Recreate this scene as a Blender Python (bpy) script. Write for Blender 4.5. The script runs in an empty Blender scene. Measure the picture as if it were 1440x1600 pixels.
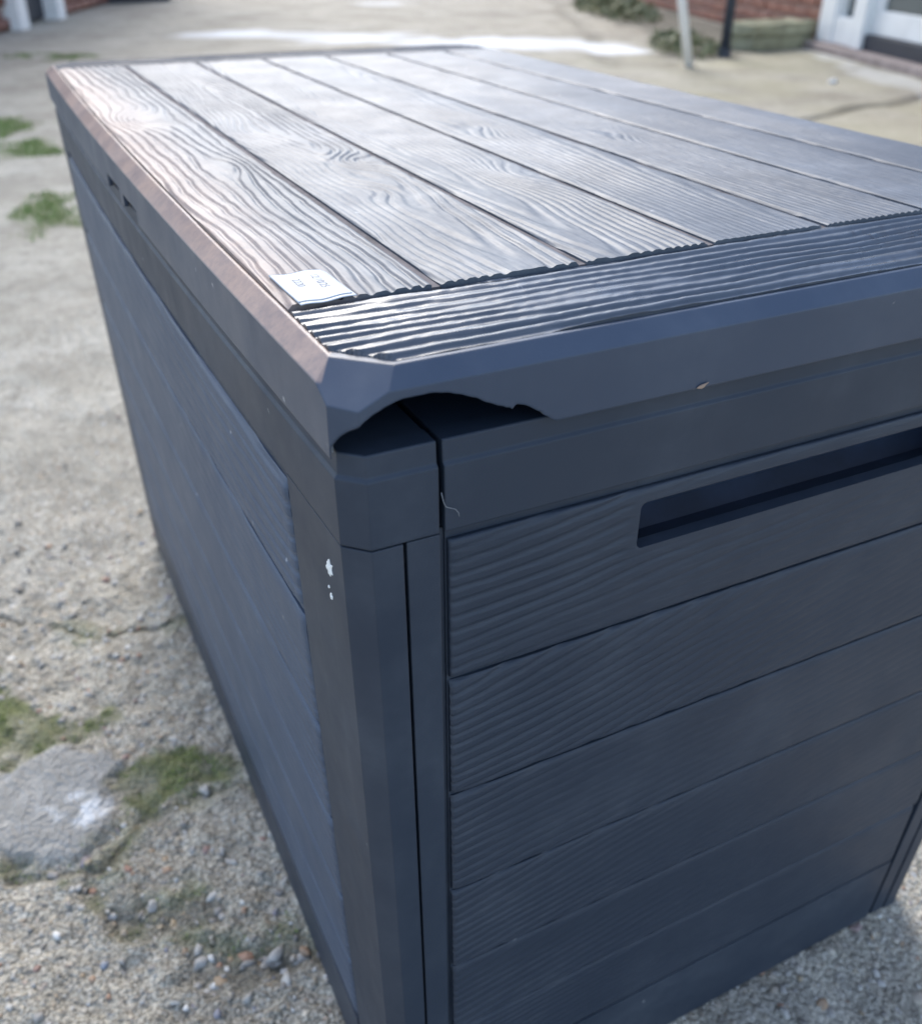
import bpy, bmesh, math, random
import numpy as np
from mathutils import Matrix, Vector
R_ = math.radians
random.seed(7)
S = bpy.context.scene
COL = S.collection

# ------------------------------------------------------------------ camera
CAM = np.array([-0.083636, -0.253523, 0.677423])
RC = np.array([[0.89523418, -0.44548695, 0.00985591],
               [-0.23073272, -0.48236746, -0.84503494],
               [0.3812062, 0.75423008, -0.53462025]])      # right, down, forward
cd = bpy.data.cameras.new('camera')
cam = bpy.data.objects.new('camera', cd)
COL.objects.link(cam)
m = Matrix.Identity(4)
for i in range(3):
    m[i][0], m[i][1], m[i][2], m[i][3] = RC[0][i], -RC[1][i], -RC[2][i], CAM[i]
cam.matrix_world = m
cd.sensor_fit = 'VERTICAL'
cd.sensor_height = 24.0
cd.lens = 24.0 * 1458.54 / 1600
cd.clip_start = 0.01
cd.clip_end = 600
cd.dof.use_dof = True
cd.dof.focus_distance = 0.385
cd.dof.aperture_fstop = cd.lens / 3.3                       # about 3.4 mm entrance pupil
S.camera = cam

# ------------------------------------------------------------------ sky and sun (bright overcast, veiled sun ahead)
SUN_EL, SUN_AZ = 42.0, 9.0                                 # azimuth from +y towards +x
w = bpy.data.worlds.new('World')
S.world = w
w.use_nodes = True
wn, wl = w.node_tree.nodes, w.node_tree.links
sky = wn.new('ShaderNodeTexSky')
sky.sky_type = 'NISHITA'
sky.sun_disc = False
sky.sun_elevation = R_(SUN_EL)
sky.sun_rotation = R_(SUN_AZ)
sky.air_density = 1.0
sky.dust_density = 1.2
sky.ozone_density = 2.5
bg = wn['Background']
bg.inputs['Strength'].default_value = 0.15
tc = wn.new('ShaderNodeTexCoord')
cn = wn.new('ShaderNodeTexNoise')
cn.inputs['Scale'].default_value = 1.7
cn.inputs['Detail'].default_value = 5
cn.inputs['Roughness'].default_value = 0.55
cr = wn.new('ShaderNodeMapRange')
cr.inputs['From Min'].default_value = 0.38
cr.inputs['From Max'].default_value = 0.66
cr.inputs['To Min'].default_value = 0.0
cr.inputs['To Max'].default_value = 0.28
mx = wn.new('ShaderNodeMix')
mx.data_type = 'RGBA'
mx.inputs[7].default_value = (7.5, 7.8, 8.2, 1)
wl.new(tc.outputs['Generated'], cn.inputs['Vector'])
wl.new(cn.outputs['Fac'], cr.inputs['Value'])
wl.new(cr.outputs['Result'], mx.inputs[0])
wl.new(sky.outputs['Color'], mx.inputs[6])
wl.new(mx.outputs[2], bg.inputs['Color'])
sd = bpy.data.lights.new('sun', 'SUN')
sd.energy = 1.5
sd.angle = R_(32)
sd.color = (1.0, 0.94, 0.85)
so = bpy.data.objects.new('sun', sd)
COL.objects.link(so)
dv = Vector((math.sin(R_(SUN_AZ)) * math.cos(R_(SUN_EL)), math.cos(R_(SUN_AZ)) * math.cos(R_(SUN_EL)), math.sin(R_(SUN_EL))))
so.rotation_euler = dv.to_track_quat('Z', 'Y').to_euler()
so.location = dv * 20
S.view_settings.view_transform = 'Standard'
S.view_settings.look = 'None'
S.view_settings.exposure = 1.3
S.view_settings.gamma = 1.0
S.view_settings.use_curve_mapping = False
S.cycles.max_bounces = 6

# ------------------------------------------------------------------ helpers
def tab(seed):
    return np.random.RandomState(seed).uniform(-1, 1, (256, 256))
TABS = {}
def vn(x, y, seed=0):                                       # smooth value noise in -1..1
    x = np.asarray(x, float) + seed * 17.31
    y = np.asarray(y, float) + seed * 5.77
    x, y = np.broadcast_arrays(x, y)
    t = TABS.setdefault(seed % 13, tab(seed % 13 + 1))
    xi, yi = np.floor(x).astype(int), np.floor(y).astype(int)
    fx, fy = x - xi, y - yi
    fx = fx * fx * fx * (fx * (fx * 6 - 15) + 10)
    fy = fy * fy * fy * (fy * (fy * 6 - 15) + 10)
    a, b = t[xi & 255, yi & 255], t[(xi + 1) & 255, yi & 255]
    c, d = t[xi & 255, (yi + 1) & 255], t[(xi + 1) & 255, (yi + 1) & 255]
    return (a * (1 - fx) + b * fx) * (1 - fy) + (c * (1 - fx) + d * fx) * fy
def ss(a, b, x):
    t = np.clip((x - a) / (b - a), 0, 1)
    return t * t * (3 - 2 * t)

def mesh_np(name, verts, quads, smooth=None):
    me = bpy.data.meshes.new(name)
    verts = np.asarray(verts, np.float32)
    quads = np.asarray(quads, np.int32)
    k = quads.shape[1]
    me.vertices.add(len(verts))
    me.vertices.foreach_set('co', verts.ravel())
    me.loops.add(quads.size)
    me.loops.foreach_set('vertex_index', quads.ravel())
    me.polygons.add(len(quads))
    me.polygons.foreach_set('loop_start', np.arange(0, quads.size, k, dtype=np.int32))
    me.polygons.foreach_set('loop_total', np.full(len(quads), k, np.int32))
    if smooth is not None:
        me.polygons.foreach_set('use_smooth', np.asarray(smooth, bool))
    me.update(calc_edges=True)
    me.validate()
    return me
def link(name, me, mat=None, parent=None):
    o = bpy.data.objects.new(name, me)
    COL.objects.link(o)
    if mat is not None and me is not None and not me.materials:
        me.materials.append(mat)
    if parent is not None:
        o.parent = parent
        r = parent
        off = Vector((0, 0, 0))
        while r is not None:
            if r.type == 'EMPTY' and r.get('world_children'):
                off = r.location
                break
            r = r.parent
        if parent.get('world_children'):
            o.location = -Vector(off)
    return o
def empty(name, loc, rz=0.0, world_children=False):
    o = bpy.data.objects.new(name, None)
    COL.objects.link(o)
    o.location = loc
    o.rotation_euler = (0, 0, rz)
    o.empty_display_size = 0.1
    if world_children:
        o['world_children'] = 1                             # its meshes are written in world coordinates
    return o
def tag(o, label=None, cat=None, group=None, kind=None):
    for k, v in (('label', label), ('category', cat), ('group', group), ('kind', kind)):
        if v:
            o[k] = v
    return o
def bm_obj(name, bm, mat, parent=None, smooth=False, bevel=0):
    me = bpy.data.meshes.new(name)
    bmesh.ops.recalc_face_normals(bm, faces=bm.faces)
    if smooth:
        for f in bm.faces:
            f.smooth = True
    bm.to_mesh(me)
    bm.free()
    o = link(name, me, mat, parent)
    if bevel:
        b = o.modifiers.new('bevel', 'BEVEL')
        b.width = bevel
        b.segments = 2
        b.limit_method = 'ANGLE'
        b.angle_limit = R_(30)
    return o
def box(bm, x0, x1, y0, y1, z0, z1):
    v = [bm.verts.new(p) for p in ((x0, y0, z0), (x1, y0, z0), (x1, y1, z0), (x0, y1, z0), (x0, y0, z1), (x1, y0, z1), (x1, y1, z1), (x0, y1, z1))]
    for f in ((3, 2, 1, 0), (4, 5, 6, 7), (0, 1, 5, 4), (1, 2, 6, 5), (2, 3, 7, 6), (3, 0, 4, 7)):
        bm.faces.new([v[i] for i in f])
    return v
def prism(bm, poly, axis, a, b):                            # poly in the two other axes, extruded along axis from a to b
    def P(p, t):
        q = [p[0], p[1]]
        q.insert(axis, t)
        return q
    A = [bm.verts.new(P(p, a)) for p in poly]
    B = [bm.verts.new(P(p, b)) for p in poly]
    n = len(poly)
    bm.faces.new(A)
    bm.faces.new(B[::-1])
    for i in range(n):
        bm.faces.new((A[i], B[i], B[(i + 1) % n], A[(i + 1) % n]))
def boolean(o, bm, mat=None):
    me = bpy.data.meshes.new('cutter')
    if mat:
        me.materials.append(mat)
    bmesh.ops.recalc_face_normals(bm, faces=bm.faces)
    bm.to_mesh(me)
    bm.free()
    c = bpy.data.objects.new('cutter', me)
    COL.objects.link(c)
    mod = o.modifiers.new('cut', 'BOOLEAN')
    mod.operation = 'DIFFERENCE'
    mod.solver = 'EXACT'
    mod.object = c
    if mat:
        mod.material_mode = 'TRANSFER'
    bpy.context.view_layer.update()
    dg = bpy.context.evaluated_depsgraph_get()
    new = bpy.data.meshes.new_from_object(o.evaluated_get(dg))
    old = o.data
    o.modifiers.clear()
    o.data = new
    new.name = old.name
    bpy.data.meshes.remove(old)
    bpy.data.objects.remove(c)
    bpy.data.meshes.remove(me)
def tube(pts, r, n=8, taper=None):
    bm = bmesh.new()
    rings = []
    for i, p in enumerate(pts):
        p = Vector(p)
        d = (Vector(pts[min(i + 1, len(pts) - 1)]) - Vector(pts[max(i - 1, 0)])).normalized()
        a = d.orthogonal().normalized()
        if i and rings:
            a = (prev - d * prev.dot(d)).normalized()
        prev = a
        b = d.cross(a)
        rr = r * (taper[i] if taper else 1)
        rings.append([bm.verts.new(p + (a * math.cos(t) + b * math.sin(t)) * rr) for t in [2 * math.pi * k / n for k in range(n)]])
    for A, B in zip(rings, rings[1:]):
        for k in range(n):
            bm.faces.new((A[k], A[(k + 1) % n], B[(k + 1) % n], B[k]))
    bm.faces.new(rings[0])
    bm.faces.new(rings[-1][::-1])
    return bm

# ------------------------------------------------------------------ materials
class NT:
    def __init__(s, name):
        s.m = bpy.data.materials.new(name)
        s.m.use_nodes = True
        s.t = s.m.node_tree
        s.b = s.t.nodes['Principled BSDF']
        s.co = s.t.nodes.new('ShaderNodeTexCoord').outputs['Object']
    def n(s, kind, **kw):
        nd = s.t.nodes.new(kind)
        for k, v in kw.items():
            k2 = k.replace('_', ' ')
            if k2 in nd.inputs:
                if hasattr(v, 'is_linked') or isinstance(v, bpy.types.NodeSocket):
                    s.t.links.new(v, nd.inputs[k2])
                else:
                    nd.inputs[k2].default_value = v
            else:
                setattr(nd, k, v)
        return nd
    def l(s, a, b):
        s.t.links.new(a, b)
    def noise(s, scale, detail=4, rough=0.6, vec=None):
        return s.n('ShaderNodeTexNoise', Vector=vec or s.co, Scale=scale, Detail=detail, Roughness=rough).outputs['Fac']
    def ramp(s, fac, *stops):
        r = s.n('ShaderNodeValToRGB', Fac=fac)
        e = r.color_ramp.elements
        while len(e) < len(stops):
            e.new(0.5)
        for el, (p, c) in zip(e, stops):
            el.position = p
            el.color = (c, c, c, 1) if isinstance(c, (int, float)) else (*c, 1)
        return r.outputs['Color']
    def mix(s, fac, a, b):
        x = s.n('ShaderNodeMix', data_type='RGBA')
        for i, v in ((0, fac), (6, a), (7, b)):
            if isinstance(v, bpy.types.NodeSocket):
                s.l(v, x.inputs[i])
            else:
                x.inputs[i].default_value = v if isinstance(v, (int, float)) else (*v, 1)
        return x.outputs[2]
    def math(s, op, a, b=0.0):
        x = s.n('ShaderNodeMath', operation=op)
        for i, v in ((0, a), (1, b)):
            if isinstance(v, bpy.types.NodeSocket):
                s.l(v, x.inputs[i])
            else:
                x.inputs[i].default_value = v
        return x.outputs[0]
    def stretch(s, v):
        return s.n('ShaderNodeMapping', Vector=s.co, Scale=v).outputs['Vector']
    def bump(s, h, strength, dist, normal=None):
        b = s.n('ShaderNodeBump', Height=h, Strength=strength, Distance=dist)
        if normal is not None:
            s.l(normal, b.inputs['Normal'])
        return b.outputs['Normal']

def plastic(name, base, rough, dust, round_=0.0, streak=None, specks=True, spec=0.5, edge_tint=None):
    t = NT(name)
    big = t.noise(9, 5, 0.6)
    fine = t.noise(70, 4, 0.65)
    d = t.math('MULTIPLY', t.ramp(big, (0.42, 0.0), (0.72, 1.0)), t.ramp(fine, (0.3, 0.25), (0.7, 1.0)))
    d = t.math('MULTIPLY', d, dust)
    col = t.mix(d, base, (0.27, 0.30, 0.34))
    if streak:                                              # fine scuffs drawn out along the board
        sv = t.noise(60, 3, 0.6, t.stretch(streak))
        col = t.mix(t.math('MULTIPLY', t.ramp(sv, (0.55, 0.0), (0.75, 1.0)), dust * 0.7), col, (0.26, 0.27, 0.29))
    if specks:                                              # stray dust specks and tiny scuffs
        vo = t.n('ShaderNodeTexVoronoi', Vector=t.co, Scale=55.0)
        pick = t.ramp(vo.outputs['Color'], (0.64, 0.0), (0.66, 1.0))
        sp = t.math('MULTIPLY', t.ramp(vo.outputs['Distance'], (0.04, 1.0), (0.10, 0.0)), pick)
        sp = t.math('MULTIPLY', sp, t.ramp(t.noise(400, 2), (0.45, 0.0), (0.6, 0.8)))
        col = t.mix(sp, col, (0.45, 0.45, 0.45))
    if edge_tint:                                                # mottled brown tint along the lid's long left edge, fading inwards
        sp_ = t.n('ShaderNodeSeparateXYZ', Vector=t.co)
        fx = t.n('ShaderNodeMapRange', Value=sp_.outputs['X'], From_Min=edge_tint[0], From_Max=edge_tint[1], To_Min=1.0, To_Max=edge_tint[4]).outputs['Result']
        fz_ = t.n('ShaderNodeMapRange', Value=sp_.outputs['Z'], From_Min=edge_tint[2], From_Max=edge_tint[3]).outputs['Result']
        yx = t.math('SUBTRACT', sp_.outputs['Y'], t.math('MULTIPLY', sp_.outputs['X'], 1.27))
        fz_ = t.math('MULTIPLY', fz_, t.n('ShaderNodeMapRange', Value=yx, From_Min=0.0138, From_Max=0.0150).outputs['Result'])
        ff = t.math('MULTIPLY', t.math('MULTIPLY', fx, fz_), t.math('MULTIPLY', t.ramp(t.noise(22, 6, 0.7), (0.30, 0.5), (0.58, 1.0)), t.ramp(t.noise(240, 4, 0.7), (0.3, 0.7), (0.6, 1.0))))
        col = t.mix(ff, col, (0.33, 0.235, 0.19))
    t.l(col, t.b.inputs['Base Color'])
    r = t.ramp(t.noise(30, 4), (0.3, rough - 0.05), (0.75, rough + 0.07))
    t.l(r, t.b.inputs['Roughness'])
    t.b.inputs['Specular IOR Level'].default_value = spec
    nrm = None
    if round_:
        nrm = t.n('ShaderNodeBevel', samples=4, Radius=round_).outputs['Normal']
    if streak:                                              # hair-fine moulded grain lines between the large ridges
        sx_, sy_, sz_ = streak
        mxs = max(streak)
        nrm = t.bump(t.noise(420, 3, 0.6, t.stretch((sx_ / mxs, sy_ / mxs, sz_ / mxs))), 0.35, 0.0007, nrm)
    nrm = t.bump(t.noise(1500, 2), 0.10, 0.0004, nrm)
    nrm = t.bump(t.noise(14, 2), 0.10, 0.004, nrm)
    t.l(nrm, t.b.inputs['Normal'])
    return t.m
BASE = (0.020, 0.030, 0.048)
M_SMOOTH = plastic('anthracite_plastic_smooth', BASE, 0.48, 0.13, 0.0012, spec=0.38)
M_LID = plastic('anthracite_plastic_lid_shell', (0.032, 0.048, 0.079), 0.36, 0.14, 0.0012, edge_tint=(0.010, 0.020, 0.5498, 0.5506, 0.0))
M_TOP = plastic('anthracite_plastic_lid_grain', (0.046, 0.060, 0.080), 0.53, 0.34, 0, (20, 1, 20), spec=0.55, edge_tint=(0.0, 0.045, 0.50, 0.51, 0.0))
M_BORDER = plastic('anthracite_plastic_border_grain', (0.030, 0.040, 0.055), 0.30, 0.08, 0, (1, 20, 20), spec=0.95)
M_FARBOARD = plastic('anthracite_plastic_far_border', (0.030, 0.042, 0.062), 0.6, 0.12, 0, (1, 20, 20), spec=0.3)
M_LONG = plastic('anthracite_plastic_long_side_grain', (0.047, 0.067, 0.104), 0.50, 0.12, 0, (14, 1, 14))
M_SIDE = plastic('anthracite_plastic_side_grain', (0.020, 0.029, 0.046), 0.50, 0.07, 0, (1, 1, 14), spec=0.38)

def simple(name, col, rough, var=0.25, scale=12, bump=0.0, bscale=80):
    t = NT(name)
    c2 = tuple(c * (1 - var) for c in col)
    t.l(t.mix(t.ramp(t.noise(scale, 6, 0.65), (0.35, 0.0), (0.65, 1.0)), c2, col), t.b.inputs['Base Color'])
    t.b.inputs['Roughness'].default_value = rough
    if bump:
        t.l(t.bump(t.noise(bscale, 5), bump, 0.01), t.b.inputs['Normal'])
    return t.m
M_DARK = simple('dark_inner_plastic', (0.03, 0.035, 0.045), 0.55)
M_STRESS = simple('stress_whitened_plastic', (0.16, 0.18, 0.21), 0.6, 0.5, 500)
M_POCKET = simple('dark_blue_recess_plastic', (0.030, 0.045, 0.080), 0.55, 0.4, 40)
M_DUST = simple('brown_dust_in_joints', (0.165, 0.145, 0.145), 0.9, 0.5, 60)
M_PAPER = simple('white_label_paper', (0.44, 0.47, 0.50), 0.55, 0.06, 60)
M_INK = simple('grey_blue_ink', (0.13, 0.14, 0.18), 0.6)
M_RULE = simple('faint_grey_ink', (0.42, 0.45, 0.50), 0.6)
M_PAINT = simple('white_paint_splash', (0.80, 0.80, 0.77), 0.6, 0.15, 300)
M_FIBRE = simple('pale_fibre', (0.26, 0.27, 0.29), 0.6)
M_CRUMB = simple('dry_leaf_crumb', (0.34, 0.24, 0.18), 0.8)
M_WHITE = simple('weathered_white_paint', (0.92, 0.92, 0.90), 0.5, 0.10, 9)
M_UPVC = simple('white_frame_plastic', (0.84, 0.86, 0.86), 0.35, 0.10, 7)
M_SLATE = simple('dark_blue_grey_paint', (0.055, 0.07, 0.10), 0.45, 0.3)
M_MORTAR = simple('grey_mortar', (0.30, 0.27, 0.24), 0.9, 0.3, 30, 0.4)
M_STEP = simple('worn_pinkish_step', (0.36, 0.30, 0.28), 0.85, 0.35, 14, 0.3)
M_BLOCK = simple('mossy_cast_stone', (0.44, 0.43, 0.29), 0.9, 0.4, 9, 0.5, 40)
M_TUB = simple('dark_grey_tub', (0.05, 0.058, 0.075), 0.45, 0.3)
M_VOID = simple('dark_door_boards', (0.035, 0.04, 0.055), 0.6, 0.3)
def brick_mat():
    t = NT('red_brown_brick')
    inf = t.n('ShaderNodeObjectInfo').outputs['Random']
    gm = t.n('ShaderNodeNewGeometry').outputs['Random Per Island']
    f = t.math('FRACT', t.math('ADD', inf, gm))
    c = t.ramp(f, (0.0, (0.20, 0.075, 0.05)), (0.35, (0.29, 0.115, 0.075)), (0.7, (0.24, 0.10, 0.075)), (1.0, (0.33, 0.16, 0.11)))
    c = t.mix(t.ramp(t.noise(18, 6), (0.4, 0.0), (0.75, 0.6)), c, (0.34, 0.25, 0.20))
    t.l(c, t.b.inputs['Base Color'])
    t.b.inputs['Roughness'].default_value = 0.88
    t.l(t.bump(t.noise(160, 5), 0.4, 0.004), t.b.inputs['Normal'])
    return t.m
M_BRICK = brick_mat()
def glass_mat():
    t = NT('window_glass')
    t.b.inputs['Base Color'].default_value = (0.10, 0.12, 0.12, 1)
    t.b.inputs['Roughness'].default_value = 0.06
    t.l(t.bump(t.noise(3, 2), 0.05, 0.01), t.b.inputs['Normal'])
    return t.m
M_GLASS = glass_mat()
def leaf_mat(name, a, b):
    t = NT(name)
    r = t.n('ShaderNodeNewGeometry').outputs['Random Per Island']
    t.l(t.ramp(r, (0.0, a), (1.0, b)), t.b.inputs['Base Color'])
    t.b.inputs['Roughness'].default_value = 0.7
    return t.m
M_MOSS = leaf_mat('moss_green', (0.11, 0.16, 0.025), (0.30, 0.37, 0.08))
M_GRASS = leaf_mat('grass_green', (0.12, 0.20, 0.04), (0.28, 0.36, 0.11))
M_LEAF = leaf_mat('weed_leaf', (0.10, 0.12, 0.06), (0.30, 0.31, 0.18))
def pebble_mat():
    t = NT('mixed_pebbles')
    r = t.n('ShaderNodeNewGeometry').outputs['Random Per Island']
    c = t.ramp(r, (0.0, (0.20, 0.18, 0.16)), (0.3, (0.33, 0.31, 0.28)), (0.55, (0.48, 0.46, 0.42)), (0.72, (0.36, 0.27, 0.16)),
               (0.82, (0.34, 0.18, 0.12)), (0.88, (0.22, 0.25, 0.31)), (0.92, (0.72, 0.71, 0.67)), (1.0, (0.40, 0.38, 0.35)))
    c = t.mix(t.ramp(t.noise(300, 4), (0.4, 0.0), (0.8, 0.5)), c, (0.24, 0.23, 0.20))
    t.l(c, t.b.inputs['Base Color'])
    t.b.inputs['Roughness'].default_value = 0.6
    return t.m
M_PEBBLE = pebble_mat()
def ground_mat():
    t = NT('old_concrete')
    at = lambda k: t.n('ShaderNodeAttribute', attribute_name=k).outputs['Fac']
    c = t.ramp(t.noise(3.0, 8, 0.7), (0.32, (0.27, 0.245, 0.195)), (0.5, (0.42, 0.39, 0.32)), (0.68, (0.55, 0.52, 0.44)))
    v = t.n('ShaderNodeTexVoronoi', Vector=t.n('ShaderNodeVectorMath', operation='ADD').outputs[0], Scale=190.0)
    va = t.t.nodes[-2] if False else None
    wob = t.n('ShaderNodeTexNoise', Vector=t.co, Scale=90.0).outputs['Color']
    add = t.n('ShaderNodeMix', data_type='RGBA')
    add.inputs[0].default_value = 0.012
    t.l(t.co, add.inputs[6])
    t.l(wob, add.inputs[7])
    t.l(add.outputs[2], v.inputs['Vector'])
    agg = t.ramp(v.outputs['Color'], (0.0, (0.18, 0.165, 0.15)), (0.35, (0.36, 0.34, 0.30)), (0.6, (0.56, 0.54, 0.49)), (0.75, (0.45, 0.37, 0.25)), (0.85, (0.36, 0.26, 0.20)), (1.0, (0.70, 0.69, 0.66)))
    v2 = t.n('ShaderNodeTexVoronoi', Vector=add.outputs[2], Scale=95.0)
    agg2 = t.ramp(v2.outputs['Color'], (0.0, (0.15, 0.135, 0.115)), (0.4, (0.40, 0.37, 0.31)), (0.7, (0.62, 0.59, 0.52)), (0.85, (0.42, 0.31, 0.20)), (1.0, (0.75, 0.73, 0.68)))
    edge2 = t.math('MULTIPLY', t.ramp(v2.outputs['Distance'], (0.22, 1.0), (0.42, 0.0)), t.ramp(t.noise(14, 4), (0.34, 0.0), (0.52, 1.0)))
    edge = t.ramp(v.outputs['Distance'], (0.25, 1.0), (0.55, 0.0))
    near = at('rough')
    c = t.mix(t.math('MULTIPLY', t.math('MULTIPLY', edge, near), 0.95), c, agg)
    c = t.mix(t.math('MULTIPLY', t.math('MULTIPLY', edge2, near), 0.9), c, agg2)
    c = t.mix(t.math('MULTIPLY', t.ramp(t.noise(75, 5, 0.7), (0.56, 0.0), (0.68, 0.75)), near), c, (0.13, 0.12, 0.095))
    spk = t.ramp(t.noise(330, 3, 0.7), (0.38, 0.22), (0.62, 1.6))
    mul = t.n('ShaderNodeMix', data_type='RGBA', blend_type='MULTIPLY')
    mul.inputs[0].default_value = 0.85
    t.l(c, mul.inputs[6])
    t.l(spk, mul.inputs[7])
    c = mul.outputs[2]
    big = t.ramp(t.noise(0.7, 5, 0.6), (0.35, 0.0), (0.7, 0.55))
    c = t.mix(t.math('MULTIPLY', big, 0.7), c, (0.47, 0.415, 0.315))
    c = t.mix(t.ramp(t.noise(1.6, 7, 0.7), (0.48, 0.0), (0.64, 0.7)), c, (0.25, 0.225, 0.175))
    c = t.mix(t.ramp(t.noise(5.0, 8, 0.75), (0.52, 0.0), (0.68, 0.5)), c, (0.58, 0.55, 0.47))
    c = t.mix(t.ramp(t.noise(22, 7, 0.75), (0.50, 0.0), (0.64, 0.65)), c, (0.22, 0.20, 0.16))
    c = t.mix(at('lichen'), c, (0.42, 0.39, 0.25))
    c = t.mix(at('smooth'), c, t.ramp(t.noise(40, 6, 0.7), (0.3, (0.25, 0.245, 0.225)), (0.7, (0.38, 0.37, 0.345))))
    c = t.mix(at('dirt'), c, t.ramp(t.noise(60, 5), (0.35, (0.07, 0.065, 0.05)), (0.7, (0.16, 0.15, 0.11))))
    c = t.mix(at('green'), c, t.ramp(t.noise(90, 5), (0.35, (0.09, 0.11, 0.035)), (0.7, (0.20, 0.215, 0.085))))
    c = t.mix(at('pale'), c, (0.80, 0.82, 0.83))
    t.l(c, t.b.inputs['Base Color'])
    t.b.inputs['Roughness'].default_value = 0.85
    n1 = t.bump(v.outputs['Distance'], 0.9, -0.004)
    n1 = t.bump(t.noise(260, 5, 0.7), 0.7, 0.003, n1)
    t.l(n1, t.b.inputs['Normal'])
    return t.m
M_GROUND = ground_mat()

# ------------------------------------------------------------------ ground: one sheet, fine near the box, reaching the horizon
def axis(parts):
    out = []
    for a, b, st in parts:
        out += list(np.arange(a, b - st * 0.4, st))
    out.append(parts[-1][1])
    return np.array(out)
gx = axis([(-250, -30, 22), (-30, -6, 2), (-6, -0.9, 0.17), (-0.9, -0.27, 0.03), (-0.27, 0.09, 0.0035), (0.09, 0.6, 0.010), (0.6, 6.0, 0.045), (6, 30, 1.6), (30, 250, 22)])
gy = axis([(-250, -30, 22), (-30, -4, 2), (-4, -0.2, 0.2), (-0.2, 0.1, 0.010), (0.1, 0.78, 0.0035), (0.78, 3.2, 0.016), (3.2, 9.5, 0.045), (9.5, 30, 1.4), (30, 250, 22)])
GX, GY = np.meshgrid(gx, gy, indexing='ij')
def inpoly(P, X, Y, soft):
    """soft inside-mask of a polygon, edges broken up by noise"""
    P = np.array(P, float)
    ins = np.zeros(X.shape, bool)
    dist = np.full(X.shape, 1e9)
    n = len(P)
    for i in range(n):
        x1, y1 = P[i]
        x2, y2 = P[(i + 1) % n]
        if y1 != y2:
            c = ((y1 > Y) != (y2 > Y)) & (X < (x2 - x1) * (Y - y1) / (y2 - y1) + x1)
            ins ^= c
        L2 = (x2 - x1) ** 2 + (y2 - y1) ** 2
        t = np.clip(((X - x1) * (x2 - x1) + (Y - y1) * (y2 - y1)) / L2, 0, 1)
        dist = np.minimum(dist, np.hypot(X - x1 - t * (x2 - x1), Y - y1 - t * (y2 - y1)))
    sd_ = np.where(ins, dist, -dist) + soft * 0.9 * vn(X / soft / 1.7, Y / soft / 1.7, 3) + soft * 0.5 * vn(X / soft * 1.7, Y / soft * 1.7, 5)
    return ss(-soft * 0.4, soft * 0.6, sd_)
def seg(P, X, Y, wid, wob=0.3):
    P = np.array(P, float)
    dist = np.full(X.shape, 1e9)
    Xw = X + wob * wid * 3 * vn(X / wid / 6, Y / wid / 6, 2)
    Yw = Y + wob * wid * 3 * vn(X / wid / 6, Y / wid / 6, 8)
    for (x1, y1), (x2, y2) in zip(P, P[1:]):
        L2 = (x2 - x1) ** 2 + (y2 - y1) ** 2
        t = np.clip(((Xw - x1) * (x2 - x1) + (Yw - y1) * (y2 - y1)) / L2, 0, 1)
        dist = np.minimum(dist, np.hypot(Xw - x1 - t * (x2 - x1), Yw - y1 - t * (y2 - y1)))
    return 1 - ss(wid * 0.35, wid, dist)
MOSS = [[(-0.26, .66), (-0.183, .629), (-.15, .57), (-.124, .537), (-.139, .505), (-.17, .492), (-.26, .486)],
        [(-.125, .527), (-.099, .535), (-.081, .526), (-.106, .489), (-.122, .497)],
        [(-.083, .442), (-.052, .449), (-.011, .415), (.009, .397), (.003, .374), (-.036, .384), (-.067, .374), (-.089, .374), (-.116, .345), (-.128, .336), (-.112, .373)],
        [(-.25, .39), (-.2, .379), (-.176, .36), (-.147, .343), (-.153, .335), (-.192, .35), (-.25, .358)]]
THIN = [[(.06, .34), (.03, .365), (-.03, .39), (-.10, .375), (-.135, .33), (-.12, .30), (-.09, .35), (-.02, .372)],
        [(-.14, .33), (-.125, .25), (-.05, .20), (.03, .16), (.03, .195), (-.04, .225), (-.10, .285)],
        [(-.10, .66), (-.02, .64), (.03, .655), (.03, .64), (-.03, .628), (-.10, .64)],
        [(-.119, .681), (-.077, .686), (-.078, .636), (-.112, .629)],
        [(-.136, .313), (-.12, .286), (-.086, .276), (-.062, .27), (-.052, .246), (-.065, .233), (-.089, .239), (-.122, .274)]]
GRASS = [[(-.15, 4.14), (.149, 4.138), (.226, 3.951), (.207, 3.772), (-.15, 3.793)],
         [(.042, 2.75), (.104, 2.817), (.158, 2.751), (.121, 2.394), (.028, 2.403)],
         [(-.05, 3.5), (.143, 3.575), (.16, 3.331), (-.05, 3.293)],
         [(.279, 6.36), (.365, 6.33), (.331, 6.1), (.26, 6.13)],
         [(.451, 6.15), (.684, 6.16), (.641, 5.95), (.419, 5.94)]]
CHAN = [[(-.136, .313), (-.12, .286), (-.062, .262), (-.052, .246), (-.122, .274)],
        [(-.08, .235), (-.05, .214), (-.017, .186), (.010, .19), (.02, .165), (-.036, .165), (-.081, .18), (-.091, .205)]]
SMOOTH = [(-.27, .5), (-.193, .486), (-.135, .49), (-.091, .468), (-.092, .428), (-.114, .374), (-.136, .351), (-.171, .364), (-.199, .389), (-.27, .4)]
WHITE = [(-.155, .414), (-.132, .419), (-.108, .415), (-.116, .382), (-.14, .364), (-.151, .377)]
CRACK = [(.06, .652), (.016, .647), (-.028, .643), (-.082, .65), (-.137, .708), (-.30, .80)]
CRACK2 = [(.06, .33), (.02, .36), (0.0, .372), (-.036, .380), (-.09, .373), (-.13, .335), (-.2, .355)]
CRACK3 = [(.06, .20), (.01, .18), (-.05, .21), (-.10, .26), (-.14, .31)]
near = ss(3.0, 0.9, GY) * ss(-2.5, -0.8, GX) * ss(2.5, 1.0, GX)
m_moss = np.max([inpoly(p, GX, GY, 0.016) for p in MOSS], 0)
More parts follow.
